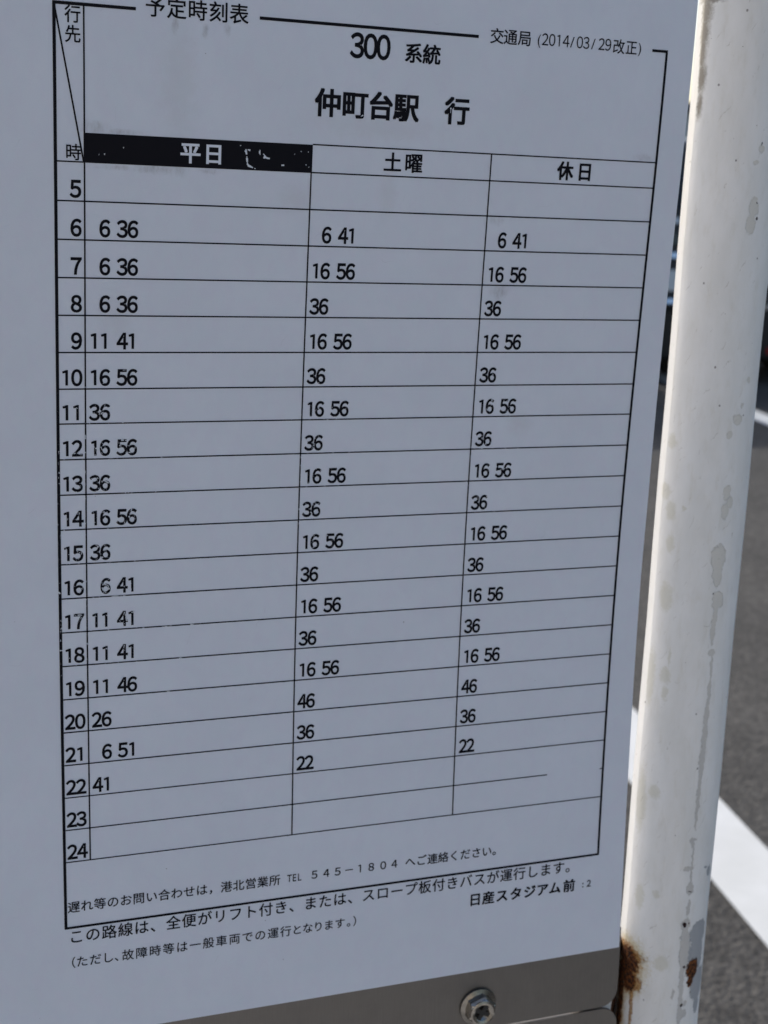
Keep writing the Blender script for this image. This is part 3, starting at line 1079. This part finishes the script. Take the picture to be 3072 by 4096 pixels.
make_building(9, 37, 34, 44, 3.4, "long low white building with a row of windows across the road")
# unseen pale front behind the reader, added to bounce sunlight onto the board
bounce_bldg = empty("building", (0, 0, 0), "unseen pale building behind the reader, added to bounce sunlight onto the board", "building")
box("wall", (-16, -17, 0), (1, -9.5, 6.4), M['bounce_wall'], bounce_bldg)
box("roof", (-16.2, -17.2, 6.4), (1.2, -9.3, 6.7), M['roof'], bounce_bldg, .03)
for k in range(4):
    for z in (1.0, 3.9):
        w = box("window", (-15 + k * 3.9, -9.52, z), (-13.4 + k * 3.9, -9.44, z + 1.4), M['frame'], bounce_bldg, .01)
        box("pane", (-14.92 + k * 3.9, -9.45, z + .08), (-13.48 + k * 3.9, -9.42, z + 1.32), M['glass'], w)


def make_tree(x, y, h, r, label):
    t = empty("tree", (0, 0, 0), label, "tree", )
    bm = bmesh.new()
    bmesh.ops.create_cone(bm, cap_ends=True, segments=12, radius1=.16, radius2=.06, depth=h * .7)
    bmesh.ops.translate(bm, verts=bm.verts, vec=(x, y, h * .35))
    for k in range(6):
        rr = bmesh.ops.create_cone(bm, cap_ends=False, segments=7, radius1=.06, radius2=.015, depth=r * 1.3)
        rot = Matrix.Rotation(k * 1.05, 3, 'Z') @ Matrix.Rotation(.8, 3, 'X')
        for v in rr['verts']:
            v.co = rot @ (v.co + Vector((0, 0, r * .6))) + Vector((x, y, h * .5 + k * .2))
    bm_obj("trunk", bm, M['bark'], t)
    rnd = random.Random(int(x * 10 + y))
    vs, fs = [], []
    cl = [(Vector((rnd.gauss(0, r * .5), rnd.gauss(0, r * .5), rnd.gauss(0, r * .42))), r * rnd.uniform(.25, .5)) for _ in range(26)]
    for c, cr_ in cl:
        for _ in range(150):
            d = Vector((rnd.gauss(0, 1), rnd.gauss(0, 1), rnd.gauss(0, 1))).normalized() * cr_ * rnd.uniform(.6, 1.05)
            p = Vector((x, y, h * .72)) + c + d
            a = Vector((rnd.gauss(0, 1), rnd.gauss(0, 1), rnd.gauss(0, 1))).normalized()
            b_ = a.cross(Vector((rnd.gauss(0, 1), rnd.gauss(0, 1), rnd.gauss(0, 1)))).normalized()
            s = rnd.uniform(.06, .13)
            k = len(vs)
            vs += [p - a * s, p + b_ * s * .5, p + a * s, p - b_ * s * .5]
            fs.append((k, k + 1, k + 2, k + 3))
    mesh_obj("crown", vs, fs, M['leaf'], t)
    return t


make_tree(6.5, 40, 7.0, 2.2, "green leafy tree at the left end of the low white building")
make_tree(41.5, 38, 6.5, 2.1, "green leafy tree at the right end of the low white building")
